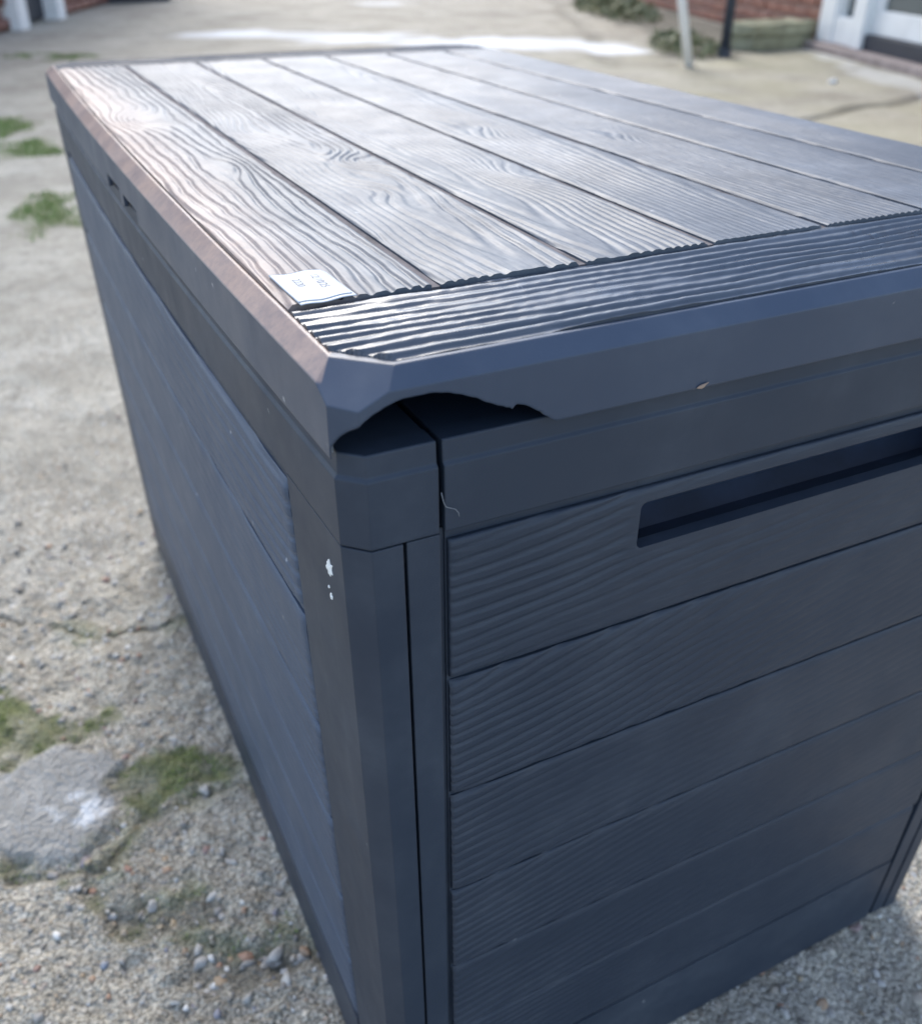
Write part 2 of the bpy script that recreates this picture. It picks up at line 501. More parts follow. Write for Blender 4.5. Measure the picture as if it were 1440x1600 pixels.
m_thin = np.max([inpoly(p, GX, GY, 0.022) for p in THIN], 0) * 0.48 * (0.55 + 0.6 * vn(GX * 45, GY * 45, 7))
m_gr = np.max([inpoly(p, GX, GY, 0.09) for p in GRASS], 0)
m_ch = np.max([inpoly(p, GX, GY, 0.02) for p in CHAN], 0)
m_sm = inpoly(SMOOTH, GX, GY, 0.012) * (1 - m_moss)
m_wh = inpoly(WHITE, GX, GY, 0.014) * ss(-0.35, 0.25, vn(GX * 90, GY * 90, 4))
ck = np.maximum.reduce([seg(CRACK, GX, GY, 0.0045, .5), seg(CRACK2, GX, GY, 0.006, .5) * .8, seg(CRACK3, GX, GY, 0.006, .5) * .6])
ck2 = np.maximum.reduce([seg([(2.6, 2.70), (4.2, 3.11)], GX, GY, 0.05), seg([(3.3, 4.55), (6.4, 10.5)], GX, GY, 0.10) * 0.7])
z_step = 0.010 * ss(0.0, 1.0, m_sm)                          # smooth screed patch stands a little proud
GZ = 0.004 * vn(GX * 1.3, GY * 1.3, 1) * near + near * (0.003 * vn(GX * 14, GY * 14, 6) + 0.0022 * vn(GX * 55, GY * 55, 7) + 0.0024 * vn(GX * 120, GY * 120, 9)) * (1 - 0.7 * m_sm)
GZ = GZ - 0.007 * ck * (0.6 + 0.4 * vn(GX * 40, GY * 40, 5)) - 0.005 * m_ch - 0.02 * ck2 + z_step * 0.6
GZ = GZ - 0.006 * near + 0.004 * ss(0.35, 0.9, vn(GX * 0.9, GY * 0.9, 11)) * (1 - near)
pale = np.maximum(inpoly([(1.25, 6.98), (1.9, 7.15), (2.5, 6.75), (3.2, 6.15), (3.75, 5.75), (3.7, 5.0), (3.35, 5.25), (2.6, 5.75), (1.9, 6.6)], GX, GY, 0.22),
                  inpoly([(3.3, 9.1), (3.9, 9.6), (4.4, 9.3), (3.8, 8.9)], GX, GY, 0.15) * 0.8)
pale = pale * (0.8 + 0.2 * vn(GX * 3, GY * 3, 2))
pale = np.maximum(pale, m_wh * 0.75)
pale = np.maximum(pale, 0.35 * inpoly([(4.85, 4.75), (5.0, 4.7), (4.25, 3.15), (3.95, 2.6), (3.75, 2.6)], GX, GY, 0.08))
dirt = np.clip(np.maximum.reduce([ck * 0.7, m_ch * 0.6, m_gr * 0.3, ck2 * 0.45, m_moss * 0.5]), 0, 1)
dirt = np.maximum(dirt, 0.8 * inpoly([(4.3, 5.6), (3.55, 4.45), (4.2, 4.5), (5.2, 5.4), (6.6, 9.6), (6.1, 9.8)], GX, GY, 0.15))
green = np.clip(np.maximum(m_moss * (0.62 + 0.4 * vn(GX * 50, GY * 50, 2)), np.maximum(m_thin, m_gr * 0.85)), 0, 1)
lich = ss(1.2, 2.6, GX) * ss(5.5, 4.2, GY) * (0.35 + 0.3 * vn(GX * 1.7, GY * 1.7, 10) + 0.2 * vn(GX * 5, GY * 5, 12))
lich = np.clip(lich, 0, 0.8)
rough_ = np.clip(ss(4.5, 0.8, GY) * (0.75 + 0.5 * vn(GX * 8, GY * 8, 6)), 0, 1)
nx, ny = GX.shape
idx = np.arange(nx * ny).reshape(nx, ny)
gq = np.stack([idx[:-1, :-1], idx[1:, :-1], idx[1:, 1:], idx[:-1, 1:]], -1).reshape(-1, 4)
gme = mesh_np('ground', np.stack([GX, GY, GZ], -1).reshape(-1, 3), gq, np.ones(len(gq), bool))
for nme, arr in (('rough', rough_), ('lichen', lich), ('smooth', m_sm), ('dirt', dirt), ('green', green), ('pale', pale)):
    gme.attributes.new(nme, 'FLOAT', 'POINT').data.foreach_set('value', arr.astype(np.float32).ravel())
tag(link('ground', gme, M_GROUND), kind='structure')
def gz(x, y):
    i = np.clip(np.searchsorted(gx, x), 0, nx - 1)
    j = np.clip(np.searchsorted(gy, y), 0, ny - 1)
    return GZ[i, j]
def gm(arr, x, y):
    i = np.clip(np.searchsorted(gx, x), 0, nx - 1)
    j = np.clip(np.searchsorted(gy, y), 0, ny - 1)
    return arr[i, j]

# ------------------------------------------------------------------ brick buildings
def ch_box(sx, sy, sz, c, jit=0.0, rs=None):
    bm = bmesh.new()
    box(bm, -sx / 2, sx / 2, -sy / 2, sy / 2, -sz / 2, sz / 2)
    bmesh.ops.bevel(bm, geom=bm.edges[:], offset=c, segments=1, affect='EDGES')
    if jit:
        for v in bm.verts:
            v.co += Vector([rs.uniform(-jit, jit) for _ in range(3)])
    bmesh.ops.recalc_face_normals(bm, faces=bm.faces)
    me = bpy.data.meshes.new('brick')
    bm.to_mesh(me)
    bm.free()
    return me
rs = random.Random(3)
BR = [ch_box(0.215, 0.10, 0.065, 0.006, 0.002, rs) for _ in range(4)]
for b in BR:
    b.materials.append(M_BRICK)
HALF = ch_box(0.102, 0.10, 0.065, 0.006, 0.002, rs)
HALF.materials.append(M_BRICK)
def joined_bricks(name, parent, s0, s1, z0, z1, skip=None):
    V, F = [], []
    cube = np.array([(x, y, z) for x in (-.5, .5) for y in (-.5, .5) for z in (-.5, .5)])
    fc = np.array([(0, 1, 3, 2), (4, 6, 7, 5), (0, 4, 5, 1), (2, 3, 7, 6), (0, 2, 6, 4), (1, 5, 7, 3)])
    k = 0
    z = z0
    r = np.random.RandomState(5)
    while z < z1 - 0.03:
        s = s0 + (0.1125 if k % 2 else 0)
        while s < s1 - 0.02:
            e = min(s + 0.215, s1)
            if not (skip and skip(s, e, z)):
                c = np.array([(s + e) / 2, -0.05 + r.uniform(-.003, .003), z + .0325])
                V.append(cube * np.array([e - s, 0.10, 0.065]) + c)
                F.append(fc + 8 * len(F))
            s += 0.225
        z += 0.075
        k += 1
    o = link(name, mesh_np(name, np.concatenate(V), np.concatenate(F)), M_BRICK, parent)
    o['kind'] = 'stuff'
    return o
def pbox(name, mat, parent, x0, x1, y0, y1, z0, z1, bev=0.004):
    bm = bmesh.new()
    box(bm, x0, x1, y0, y1, z0, z1)
    return bm_obj(name, bm, mat, parent, bevel=bev)

# right: brick house with white glazed door (local x runs along the wall, away from the camera; local y towards the yard)
hr = tag(empty('brick_house', (5.03, 4.79, 0), math.atan2(.947, .32)), 'red brick house wall with a white glazed door above a low step', 'house')
pbox('wall', M_MORTAR, hr, 0.01, 6.5, -0.30, -0.012, 0, 2.5, 0)
pbox('wall', M_MORTAR, hr, -5.0, -1.62, -0.30, -0.012, 0, 2.5, 0)
pbox('wall', M_MORTAR, hr, -1.62, 0.01, -0.30, -0.012, 2.15, 2.5, 0)
k = 0
for row in range(6):
    s = 0.012 - (0.1125 if row % 2 else 0)
    while s < 4.6:
        half = s < 0.0
        o = link('brick', HALF if half else BR[k % 4], None, hr)
        o.location = ((0.012 + 0.051) if half else s + 0.1075, -0.05 + rs.uniform(-.004, .004), 0.04 + 0.075 * row)
        o.rotation_euler = (0, rs.uniform(-.012, .012), rs.uniform(-.015, .015))
        k += 1
        s += 0.225
joined_bricks('brickwork', hr, 0.012, 6.5, 0.465, 2.48)
joined_bricks('brickwork', hr, -5.0, -1.62, 0.01, 2.48)
joined_bricks('brickwork', hr, -1.62, 0.012, 2.17, 2.48)
pbox('roof', M_SLATE, hr, -5.2, 6.7, -3.0, 0.25, 2.5, 2.62)
fr = pbox('door_frame', M_UPVC, hr, -0.20, -0.005, -0.12, 0.02, 0.05, 2.15)
pbox('door_frame', M_UPVC, hr, -0.565, -0.425, -0.12, 0.02, 0.05, 2.15)
pbox('door_frame', M_UPVC, hr, -1.61, -1.50, -0.12, 0.02, 0.05, 2.15)
pbox('door_frame', M_UPVC, hr, -1.50, -0.565, -0.12, 0.016, 2.03, 2.149)
sl = pbox('side_window', M_UPVC, hr, -0.425, -0.20, -0.10, 0.012, 0.052, 0.20)
pbox('pane', M_GLASS, sl, -0.405, -0.225, -0.06, -0.05, 0.20, 2.05, 0)
pbox('frame', M_UPVC, sl, -0.225, -0.20, -0.10, 0.008, 0.20, 2.05)
pbox('frame', M_UPVC, sl, -0.425, -0.405, -0.10, 0.008, 0.20, 2.05)
dr = pbox('door', M_UPVC, hr, -1.495, -0.57, -0.08, -0.03, 0.135, 0.262)
pbox('stile', M_UPVC, dr, -0.665, -0.571, -0.079, -0.031, 0.262, 2.0)
pbox('stile', M_UPVC, dr, -1.494, -1.40, -0.079, -0.031, 0.262, 2.0)
pbox('pane', M_GLASS, dr, -1.40, -0.665, -0.06, -0.05, 0.262, 2.0, 0)
pbox('handle', M_SLATE, dr, -1.46, -1.43, -0.03, 0.02, 1.0, 1.14)
pbox('threshold', M_VOID, hr, -1.50, -0.565, -0.10, -0.005, 0.045, 0.132)
pbox('step', M_STEP, hr, -1.75, 0.0, -0.09, 0.10, -0.02, 0.046, 0.008)
# left: brick outbuilding with two white posts framing a dark door
e2 = Vector((-.4, -.917, 0)).normalized()
hl = tag(empty('brick_outbuilding', (.46, 7.77, 0), math.atan2(e2.y, e2.x)), 'brick outbuilding with white door posts at the yard edge', 'outbuilding')
pbox('wall', M_MORTAR, hl, 0.10, 3.4, -0.30, -0.10, 0, 2.7, 0)
joined_bricks('brickwork', hl, 0.10, 3.4, 0.01, 2.68)
joined_bricks('brickwork', hl, -4.5, -1.0, 0.01, 2.68)
for ch in hl.children:
    if ch.name.startswith('brickwork'):
        ch.location.y = -0.05
pbox('wall', M_MORTAR, hl, -4.5, -1.0, -0.30, -0.10, 0, 2.7, 0)
pbox('wall', M_MORTAR, hl, -1.0, 0.10, -0.30, -0.12, 2.1, 2.7, 0)
pbox('door_post', M_WHITE, hl, -0.085, 0.10, -0.14, 0.02, 0, 2.1)
pbox('door_post', M_WHITE, hl, -0.93, -0.75, -0.14, 0.02, 0, 2.1)
dd = pbox('door', M_VOID, hl, -0.75, -0.085, -0.16, -0.10, 0.01, 2.1)
for kk in range(5):
    pbox('board', M_VOID, dd, -0.745 + kk * 0.132, -0.745 + kk * 0.132 + 0.126, -0.10, -0.088, 0.02, 2.08, 0.003)
pbox('roof', M_SLATE, hl, -4.7, 3.6, -3.5, 0.2, 2.7, 2.8)

# ------------------------------------------------------------------ things standing by the brick wall
bm = bmesh.new()
pl_a, pl_b = Vector((3.643, 4.347, 0.0)), Vector((3.19, 4.57, 2.0))
o = bm_obj('wooden_pole', tube([pl_a + (pl_b - pl_a) * t for t in (0, .25, .5, .75, 1)], 0.027, 10, [1, .98, 1.0, .97, .95]), M_WHITE, smooth=True)
tag(o, 'white painted pole leaning back by the weeds', 'pole')
bm.free()
dp = tag(empty('drainpipe', (4.12, 4.62, 0)), 'dark blue-grey pipe standing upright before the brick wall', 'pipe')
bm_obj('pipe', tube([(0, 0, 0.0), (0.01, 0.02, 1.2), (0.02, 0.04, 2.4)], 0.030, 14), M_SLATE, dp, smooth=True)
bm_obj('collar', tube([(0.001, 0.002, 0.0), (0.001, 0.002, 0.05)], 0.040, 14), M_SLATE, dp)
bm_obj('collar', tube([(0.0085, 0.017, 1.0), (0.009, 0.018, 1.06)], 0.040, 14), M_SLATE, dp)
# mossy cast stone trough
th = tag(empty('stone_trough', (4.74, 4.93, 0), R_(8)), 'low mossy stone trough standing against the brick wall', 'trough')
def trough_body():
    b = bmesh.new()
    box(b, -.30, .30, -.12, .12, 0.0, 0.075)
    bmesh.ops.subdivide_edges(b, edges=b.edges[:], cuts=5, use_grid_fill=True)
    for v in b.verts:
        n = float(vn(v.co.x * 22, v.co.y * 22 + v.co.z * 40, 4))
        v.co += Vector((n * .006, n * .006, n * .004))
    return b
bm_obj('plinth', trough_body(), M_BLOCK, th, smooth=False, bevel=0.006)
b2 = bmesh.new()
box(b2, -.31, .31, -.13, .13, 0.088, 0.155)
bmesh.ops.subdivide_edges(b2, edges=b2.edges[:], cuts=5, use_grid_fill=True)
for v in b2.verts:
    n = float(vn(v.co.x * 25, v.co.y * 25 + v.co.z * 30, 6))
    v.co += Vector((n * .008, n * .008, n * .006))
    if v.co.z > 0.14 and abs(v.co.x) < .26 and abs(v.co.y) < .09:
        v.co.z -= 0.02
bm_obj('rim', b2, M_BLOCK, th, bevel=0.006)
bm = bmesh.new()
box(bm, -.285, .285, -.105, .105, 0.07, 0.092)
bm_obj('neck', bm, M_BLOCK, th)
# dark tub by the outbuilding
tb = tag(empty('plastic_tub', (1.62, 10.35, 0), R_(25)), 'dark grey plastic tub beyond the white door posts', 'tub')
bm = bmesh.new()
for (a, bq, z0, z1) in ((0.34, 0.42, 0.0, 0.30),):
    A = [bm.verts.new((sx * a, sy * a * .6, z0)) for sx, sy in ((-1, -1), (1, -1), (1, 1), (-1, 1))]
    B = [bm.verts.new((sx * bq, sy * bq * .6, z1)) for sx, sy in ((-1, -1), (1, -1), (1, 1), (-1, 1))]
    C = [bm.verts.new((sx * (bq - .03), sy * (bq * .6 - .03), z1)) for sx, sy in ((-1, -1), (1, -1), (1, 1), (-1, 1))]
    D = [bm.verts.new((sx * (a - .03), sy * (a * .6 - .03), 0.03)) for sx, sy in ((-1, -1), (1, -1), (1, 1), (-1, 1))]
    bm.faces.new(A[::-1])
    bm.faces.new(D)
    for X, Y in ((A, B), (B, C), (C, D)):
        for i in range(4):
            bm.faces.new((X[i], X[(i + 1) % 4], Y[(i + 1) % 4], Y[i]))
bm_obj('body', bm, M_TUB, tb, bevel=0.02)
bm = bmesh.new()
for s in (-1, 1):
    box(bm, -.44, .44, s * .262 - .012, s * .262 + .012, 0.27, 0.305)
    box(bm, s * .43 - .012, s * .43 + .012, -.249, .249, 0.271, 0.304)
bm_obj('rim', bm, M_TUB, tb, bevel=0.006)

# weeds and leaves by the wall
def leaf_cloud(n, cx, cy, rx, ry, h, size, seed, ang=0.0):
    r = np.random.RandomState(seed)
    a = r.uniform(0, 2 * np.pi, n)
    d = np.sqrt(r.uniform(0, 1, n))
    lx, ly = d * np.cos(a) * rx, d * np.sin(a) * ry
    x = cx + lx * math.cos(ang) - ly * math.sin(ang)
    y = cy + lx * math.sin(ang) + ly * math.cos(ang)
    lump = 0.5 + 0.5 * vn(x * 9, y * 9, seed)
    z = r.uniform(0.0, 1, n) ** 0.8 * h * (1 - 0.7 * d ** 2) * (0.35 + 0.65 * lump)
    P = np.stack([x, y, z + 0.005], -1)
    u = r.normal(size=(n, 3))
    u[:, 2] = np.abs(u[:, 2]) * 0.7
    u /= np.linalg.norm(u, axis=1)[:, None]
    v = np.cross(u, r.normal(size=(n, 3)))
    v /= np.linalg.norm(v, axis=1)[:, None]
    s = (size * r.uniform(0.5, 1.3, n))[:, None]
    V = np.stack([P, P + u * s * .5 + v * s * .28, P + u * s, P + u * s * .5 - v * s * .28], 1).reshape(-1, 3)
    return V, np.arange(4 * n).reshape(-1, 4)
V, F = leaf_cloud(520, 4.15, 5.05, 0.6, 0.22, 0.12, 0.045, 4, R_(60))
tag(link('weeds', mesh_np('weeds', V, F), M_LEAF), 'low green weeds just behind the white leaning pole', 'weeds', kind='stuff')
V, F = leaf_cloud(900, 5.35, 7.6, 1.1, 0.30, 0.16, 0.06, 9, R_(68))
tag(link('undergrowth', mesh_np('undergrowth', V, F), M_LEAF), 'low straggling weeds along the foot of the brick wall', 'weeds', kind='stuff')
def blades(mask_fn, n, x0, x1, y0, y1, hgt, wid, seed):
    r = np.random.RandomState(seed)
    x, y = r.uniform(x0, x1, n), r.uniform(y0, y1, n)
    k = r.uniform(0, 1, n) < mask_fn(x, y)
    x, y = x[k], y[k]
    n = len(x)
    z = gz(x, y)
    a = r.uniform(0, 2 * np.pi, n)
    h = hgt * r.uniform(0.4, 1.2, n)
    ln = h * r.uniform(0.1, 0.9, n)
    d = np.stack([np.cos(a), np.sin(a), 0 * a], -1)
    p = np.stack([-np.sin(a), np.cos(a), 0 * a], -1) * (wid * r.uniform(.6, 1.3, n))[:, None]
    b = np.stack([x, y, z - 0.001], -1)
    mid = b + d * (ln * .4)[:, None] + np.array([0, 0, 1]) * (h * .65)[:, None]
    tip = b + d * ln[:, None] + np.array([0, 0, 1]) * h[:, None]
    V = np.stack([b - p, b + p, mid + p * .8, tip, mid - p * .8], 1).reshape(-1, 3)
    i = np.arange(n)[:, None] * 5
    F = np.concatenate([i + np.array([[0, 1, 2, 4]]), i + np.array([[4, 2, 3, 3]])], 0)
    Q = i + np.array([[0, 1, 2, 4]])
    T = i + np.array([[4, 2, 3]])
    tri = np.concatenate([Q[:, [0, 1, 2]], Q[:, [0, 2, 3]], T], 0)
    return V, tri
V, F = blades(lambda x, y: gm(m_moss, x, y) * np.clip(0.35 + 1.0 * vn(x * 60, y * 60, 4), 0, 1) + gm(m_thin, x, y) * .25, 80000, -.27, .06, .2, .72, 0.0021, 0.0007, 2)
tag(link('moss', mesh_np('moss', V, F), M_MOSS), 'soft green moss growing in the cracks of the concrete', 'moss', kind='stuff')
V, F = blades(lambda x, y: gm(m_gr, x, y), 60000, -.2, .75, 1.5, 6.4, 0.014, 0.0018, 6)
tag(link('grass', mesh_np('grass', V, F), M_GRASS), 'short green grass tufts in the gaps of the yard', 'grass', kind='stuff')

# aggregate and loose pebbles
def pebbles(n, seed):
    r = np.random.RandomState(seed)
    bm = bmesh.new()
    bmesh.ops.create_icosphere(bm, subdivisions=2, radius=1)
    bv = np.array([v.co[:] for v in bm.verts])
    bf = np.array([[v.index for v in f.verts] for f in bm.faces])
    bm.free()
    x, y = r.uniform(-.28, .62, n), r.uniform(-.12, 1.25, n)
    keep = ~((x > 0.02) & (y > 0.02) & (y < .82) & (x < .46))
    sz0 = 0.0016 + 0.0028 * r.uniform(0, 1, n) ** 3
    dens = (0.5 - 0.45 * ss(0.55, 1.1, y)) + 0.45 * gm(m_ch, x, y) + 0.2 * vn(x * 12, y * 12, 3) - 0.75 * gm(m_sm, x, y) - 0.4 * gm(m_moss, x, y)
    keep &= r.uniform(0, 1, n) < dens
    keep &= (x < .09) | (y < .06)
    x, y, sz = x[keep], y[keep], sz0[keep]
    big = (gm(m_ch, x, y) > .4) & (r.uniform(0, 1, len(x)) < .5)
    sz = np.where(big, sz * 1.25 + 0.0008, sz)
    V, F = [], []
    for i in range(len(x)):
        s = np.array([sz[i] * r.uniform(.8, 1.5), sz[i] * r.uniform(.7, 1.1), sz[i] * r.uniform(.45, .8)])
        a = r.uniform(0, 6.28)
        q = bv * s * (1 + 0.2 * r.normal(size=(len(bv), 1)))
        q = np.stack([q[:, 0] * math.cos(a) - q[:, 1] * math.sin(a), q[:, 0] * math.sin(a) + q[:, 1] * math.cos(a), q[:, 2]], -1)
        V.append(q + np.array([x[i], y[i], gz(x[i], y[i]) + s[2] * r.uniform(-.75, .05)]))
        F.append(bf + i * len(bv))
    F = np.concatenate(F)
    return np.concatenate(V), F
V, F = pebbles(15000, 12)
tag(link('gravel', mesh_np('gravel', V, F, np.ones(len(F), bool)), M_PEBBLE), 'small mixed pebbles set in the worn concrete beside the box', 'gravel', kind='stuff')
def stone(name, x, y, r, label, seed, mat):
    b = bmesh.new()
    bmesh.ops.create_icosphere(b, subdivisions=2, radius=r)
    for v in b.verts:
        n = 1 + 0.22 * float(vn(v.co.x / r * 1.3 + seed, v.co.y / r * 1.3 + v.co.z / r, 5))
        v.co = Vector((v.co.x * n * 1.15, v.co.y * n, v.co.z * n * .62 + r * .35))
    o = bm_obj(name, b, mat, smooth=True)
    o.location = (x, y, float(gz(x, y)))
    return tag(o, label, 'stone')
stone('pebble', 3.924, 3.543, 0.024, 'white pebble alone on the concrete in front of the house door', 3, M_PAINT)
stone('pebble', 2.915, 3.32, 0.020, 'pale pebble on the concrete close behind the box lid', 8, simple('pale_pebble_stone', (0.5, 0.48, 0.43), 0.8))
# dry straw on the ground
tag(bm_obj('straw', tube([(-.119, .337, .012), (-.108, .338, .014), (-.095, .345, .013), (-.088, .352, .009)], 0.0009, 6), simple('dry_straw', (.42, .37, .24), .7), smooth=True),
    'short dry straw lying across the moss beside the screed patch', 'straw')

# ------------------------------------------------------------------ the storage box
W, L, H = 0.474, 0.8319, 0.556
ZB, ZE = 0.5262, 0.5501
BX, BY, L2 = 0.0017, 0.0026, 0.8287
SX, SY, BOW = 0.02505, 0.01722, 0.0059
W2 = W - BX                                                 # right face of the body
def bow(v, zfac=True):
    t = np.clip(v[:, 1] / L, 0, 1)
    k = np.clip(1 - v[:, 0] / 0.06, 0, 1)
    k = k * k * (3 - 2 * k)
    v[:, 0] -= BOW * 4 * t * (1 - t) * k * np.clip(v[:, 2] / 0.5, 0, 1)
    return v
def taper(v):
    z = np.clip(ZB - v[:, 2], 0, 1)
    v[:, 0] += SX * z * (1 - 2 * v[:, 0] / W)
    v[:, 1] += SY * z * (1 - 2 * v[:, 1] / L)
    return v
def remap(me, body):
    a = np.empty(len(me.vertices) * 3, np.float32)
    me.vertices.foreach_get('co', a)
    v = a.reshape(-1, 3).astype(float)
    v = bow(v)
    if body:
        v = taper(v)
    me.vertices.foreach_set('co', v.astype(np.float32).ravel())
    me.update()
sb = tag(empty('storage_box', (W / 2, L / 2, 0), 0, True), 'dark grey plastic garden storage box with wood-grain lid and a broken front corner', 'storage box')

def grain(u, v, seed, spacing=0.0065, shear=0.0, amod=0.45, afreq=6, amin=0.32,  v0=0.0, d0=0.0, tilt=0.0, uc=0.0, knots=(), wob=1.0, sharp=(0.42, 0.92)):
    vv = v - v0 - shear * u + wob * (0.0045 * vn(u * 7, v * 12, seed) + 0.0020 * vn(u * 22, v * 45, seed + 1) + 0.0008 * vn(u * 80, v * 160, seed + 2))
    d = d0 + tilt * (u - uc) + wob * 0.004 * vn(u * 4, v * 0 + 3.3, seed + 3)
    r = np.sqrt(vv ** 2 + d ** 2)
    for ku, kv, s, a, el in knots:
        r = r + a * np.exp(-(((u - ku) / el) ** 2 + (v - kv) ** 2) / s ** 2)
    ph = r / spacing + 0.22 * vn(u * 15, v * 70, seed + 4)
    f = ph - np.floor(ph)
    t = np.abs(2 * f - 1)
    h = 1 - ss(sharp[0], sharp[1], t)
    amp = np.clip(0.75 + amod * vn(u * afreq, v * afreq * 5, seed + 5), amin, 1.0)
    return (h - 1) * amp + 0.10 * vn(u * 60, v * 420, seed + 6) + 0.06 * vn(u * 300, v * 300, seed + 7)

def relief(name, mat, parent, us, vs, fn, hfun, base, body, flip=False):
    """a board with carved grain: grid in (u, v) with outward height hfun, plus its four edge walls down to base.
    fn(u, v, h) gives the point in space."""
    Ug, Vg = np.meshgrid(us, vs, indexing='ij')
    Hg = hfun(Ug, Vg)
    a, b = Ug.shape
    P = fn(Ug, Vg, Hg).reshape(-1, 3)
    ix = np.arange(a * b).reshape(a, b)
    Q = [np.stack([ix[:-1, :-1], ix[1:, :-1], ix[1:, 1:], ix[:-1, 1:]], -1).reshape(-1, 4)]
    VV, off = [P], a * b
    top = np.minimum(Hg * 0 + base, Hg - 0.0002)
    PB = fn(Ug, Vg, top)
    PT = fn(Ug, Vg, Hg)
    for sl in ((slice(None), 0), (slice(None), -1), (0, slice(None)), (-1, slice(None))):
        t_, b_ = PT[sl], PB[sl]
        n = len(t_)
        VV += [t_, b_]
        i = np.arange(n - 1)
        Q.append(np.stack([off + i, off + i + 1, off + n + i + 1, off + n + i], -1))
        off += 2 * n
    sm = np.zeros(sum(len(q) for q in Q), bool)
    sm[:len(Q[0])] = True
    me = mesh_np(name, np.concatenate(VV), np.concatenate(Q), sm)
    remap(me, body)
    return link(name, me, mat, parent)
def edge_round(x, a, b, r, depth):
    """drop towards the two edges a and b of a board"""
    d = np.minimum(x - a, b - x)
    t = np.clip(1 - d / r, 0, 1)
    return depth * (1 - np.sqrt(np.clip(1 - t * t, 0, 1)))

# --- lid shell: a cut solid, hollowed, with the broken skirt at the near corner
B_, C_, D_, E_, F_, G_ = [np.array(p) for p in ((0, .0082, .5449), (0, .0143, .5501), (.0074, .0237, .556), (.0225, .0071, .556), (.0186, 0, .5501), (.0076, 0, .5449))]
pts = np.array([B_, C_, D_, E_, F_, G_])
cen = pts.mean(0)
fn_ = np.linalg.svd(pts - cen)[2][2]
if fn_[2] < 0:
    fn_ = -fn_
def solid(off):
    b = bmesh.new()
    box(b, off, W - off, off, L - off, 0.40, H - off * 0.8)
    def cut(co, no):
        no = Vector(no).normalized()
        g = b.verts[:] + b.edges[:] + b.faces[:]
        r = bmesh.ops.bisect_plane(b, geom=g, plane_co=Vector(co) - no * off, plane_no=no, clear_outer=True, dist=1e-6)
        ed = [e for e in r['geom_cut'] if isinstance(e, bmesh.types.BMEdge)]
        bmesh.ops.holes_fill(b, edges=ed, sides=0)
    s = 1.0
    cut((0, 0, ZE), (-0.0059, 0, 0.0072))
    cut((0, 0, ZE), (0, -0.0059, 0.0070))
    cut((W, 0, ZE), (0.0059, 0, 0.0072))
    cut((0, L, ZE), (0, 0.0059, 0.0070))
    for fx in (0, 1):
        for fy in (0, 1):
            mx_ = (lambda p: ((W - p[0]) if fx else p[0], (L - p[1]) if fy else p[1], p[2]))
            sgn = (-1 if fx else 1, -1 if fy else 1)
            cut(mx_((0, .0082, .5)), (-sgn[0] * .0082, -sgn[1] * .0076, 0))
            cut(mx_(cen), (fn_[0] * sgn[0], fn_[1] * sgn[1], fn_[2]))
    return b
bm = solid(0.0)
bmesh.ops.bisect_plane(bm, geom=bm.verts[:] + bm.edges[:] + bm.faces[:], plane_co=(0, 0, ZB), plane_no=(0, 0, -1), clear_outer=True)
bmesh.ops.holes_fill(bm, edges=[e for e in bm.edges if e.is_boundary], sides=0)
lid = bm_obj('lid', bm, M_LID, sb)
boolean(lid, solid(0.0026))
# recess that holds the boards
bm = bmesh.new()
rec = [(.0285, .0095), (W - .0285, .0095), (W - .0095, .026), (W - .0095, L - .026), (W - .0285, L - .0095), (.0285, L - .0095), (.0082, L - .026), (.0082, .0262), (.0238, .0095)]
rec = [(.0243, .0092), (W - .0243, .0092), (W - .0085, .0262), (W - .0085, L - .0262), (W - .0243, L - .0092), (.0243, L - .0092), (.0085, L - .0262), (.0085, .0262)]
prism(bm, rec, 2, 0.5555, 0.60)
boolean(lid, bm)
# broken-out piece of the skirt
brk = [(.0004, .5302), (.0030, .5352), (.0065, .5390), (.0108, .5422), (.0164, .5451), (.0232, .5469), (.0300, .5470), (.0369, .5464), (.0440, .5443), (.0500, .5417), (.0550, .5387), (.0601, .5365),
       (.0639, .5348), (.0654, .5359), (.0690, .5353), (.0730, .5329), (.0772, .5297), (.0813, .5268), (.0838, .5256)]
fine = []
rr = random.Random(5)
for i in range(len(brk) - 1):
    p0, p1, p2, p3 = brk[max(i - 1, 0)], brk[i], brk[i + 1], brk[min(i + 2, len(brk) - 1)]
    for t in (0, .34, .67):
        q = [0.5 * ((2 * p1[k]) + (-p0[k] + p2[k]) * t + (2 * p0[k] - 5 * p1[k] + 4 * p2[k] - p3[k]) * t * t + (-p0[k] + 3 * p1[k] - 3 * p2[k] + p3[k]) * t ** 3) for k in (0, 1)]
        fine.append((q[0], q[1] + rr.uniform(-1, 1) * 0.0002 + (0.0004 if i in (11, 15) and t > .5 else 0)))
fine.append(brk[-1])
poly = [(.0004, .515)] + fine + [(.0840, .515)]
bm = bmesh.new()
prism(bm, poly, 1, -0.02, 0.0118)
boolean(lid, bm, M_STRESS)
# two finger notches in the lower edge of the long side
bm = bmesh.new()
box(bm, -0.02, 0.02, 0.378, 0.425, 0.51, 0.5345)
box(bm, -0.02, 0.02, 0.322, 0.366, 0.51, 0.5340)
boolean(lid, bm)
bm = bmesh.new()
bm.from_mesh(lid.data)
for k in range(1, 24):
    bmesh.ops.bisect_plane(bm, geom=bm.verts[:] + bm.edges[:] + bm.faces[:], plane_co=(0, L * k / 24, 0), plane_no=(0, 1, 0))
bmesh.ops.triangulate(bm, faces=[f for f in bm.faces if len(f.verts) > 4])
bm.to_mesh(lid.data)
bm.free()
remap(lid.data, False)

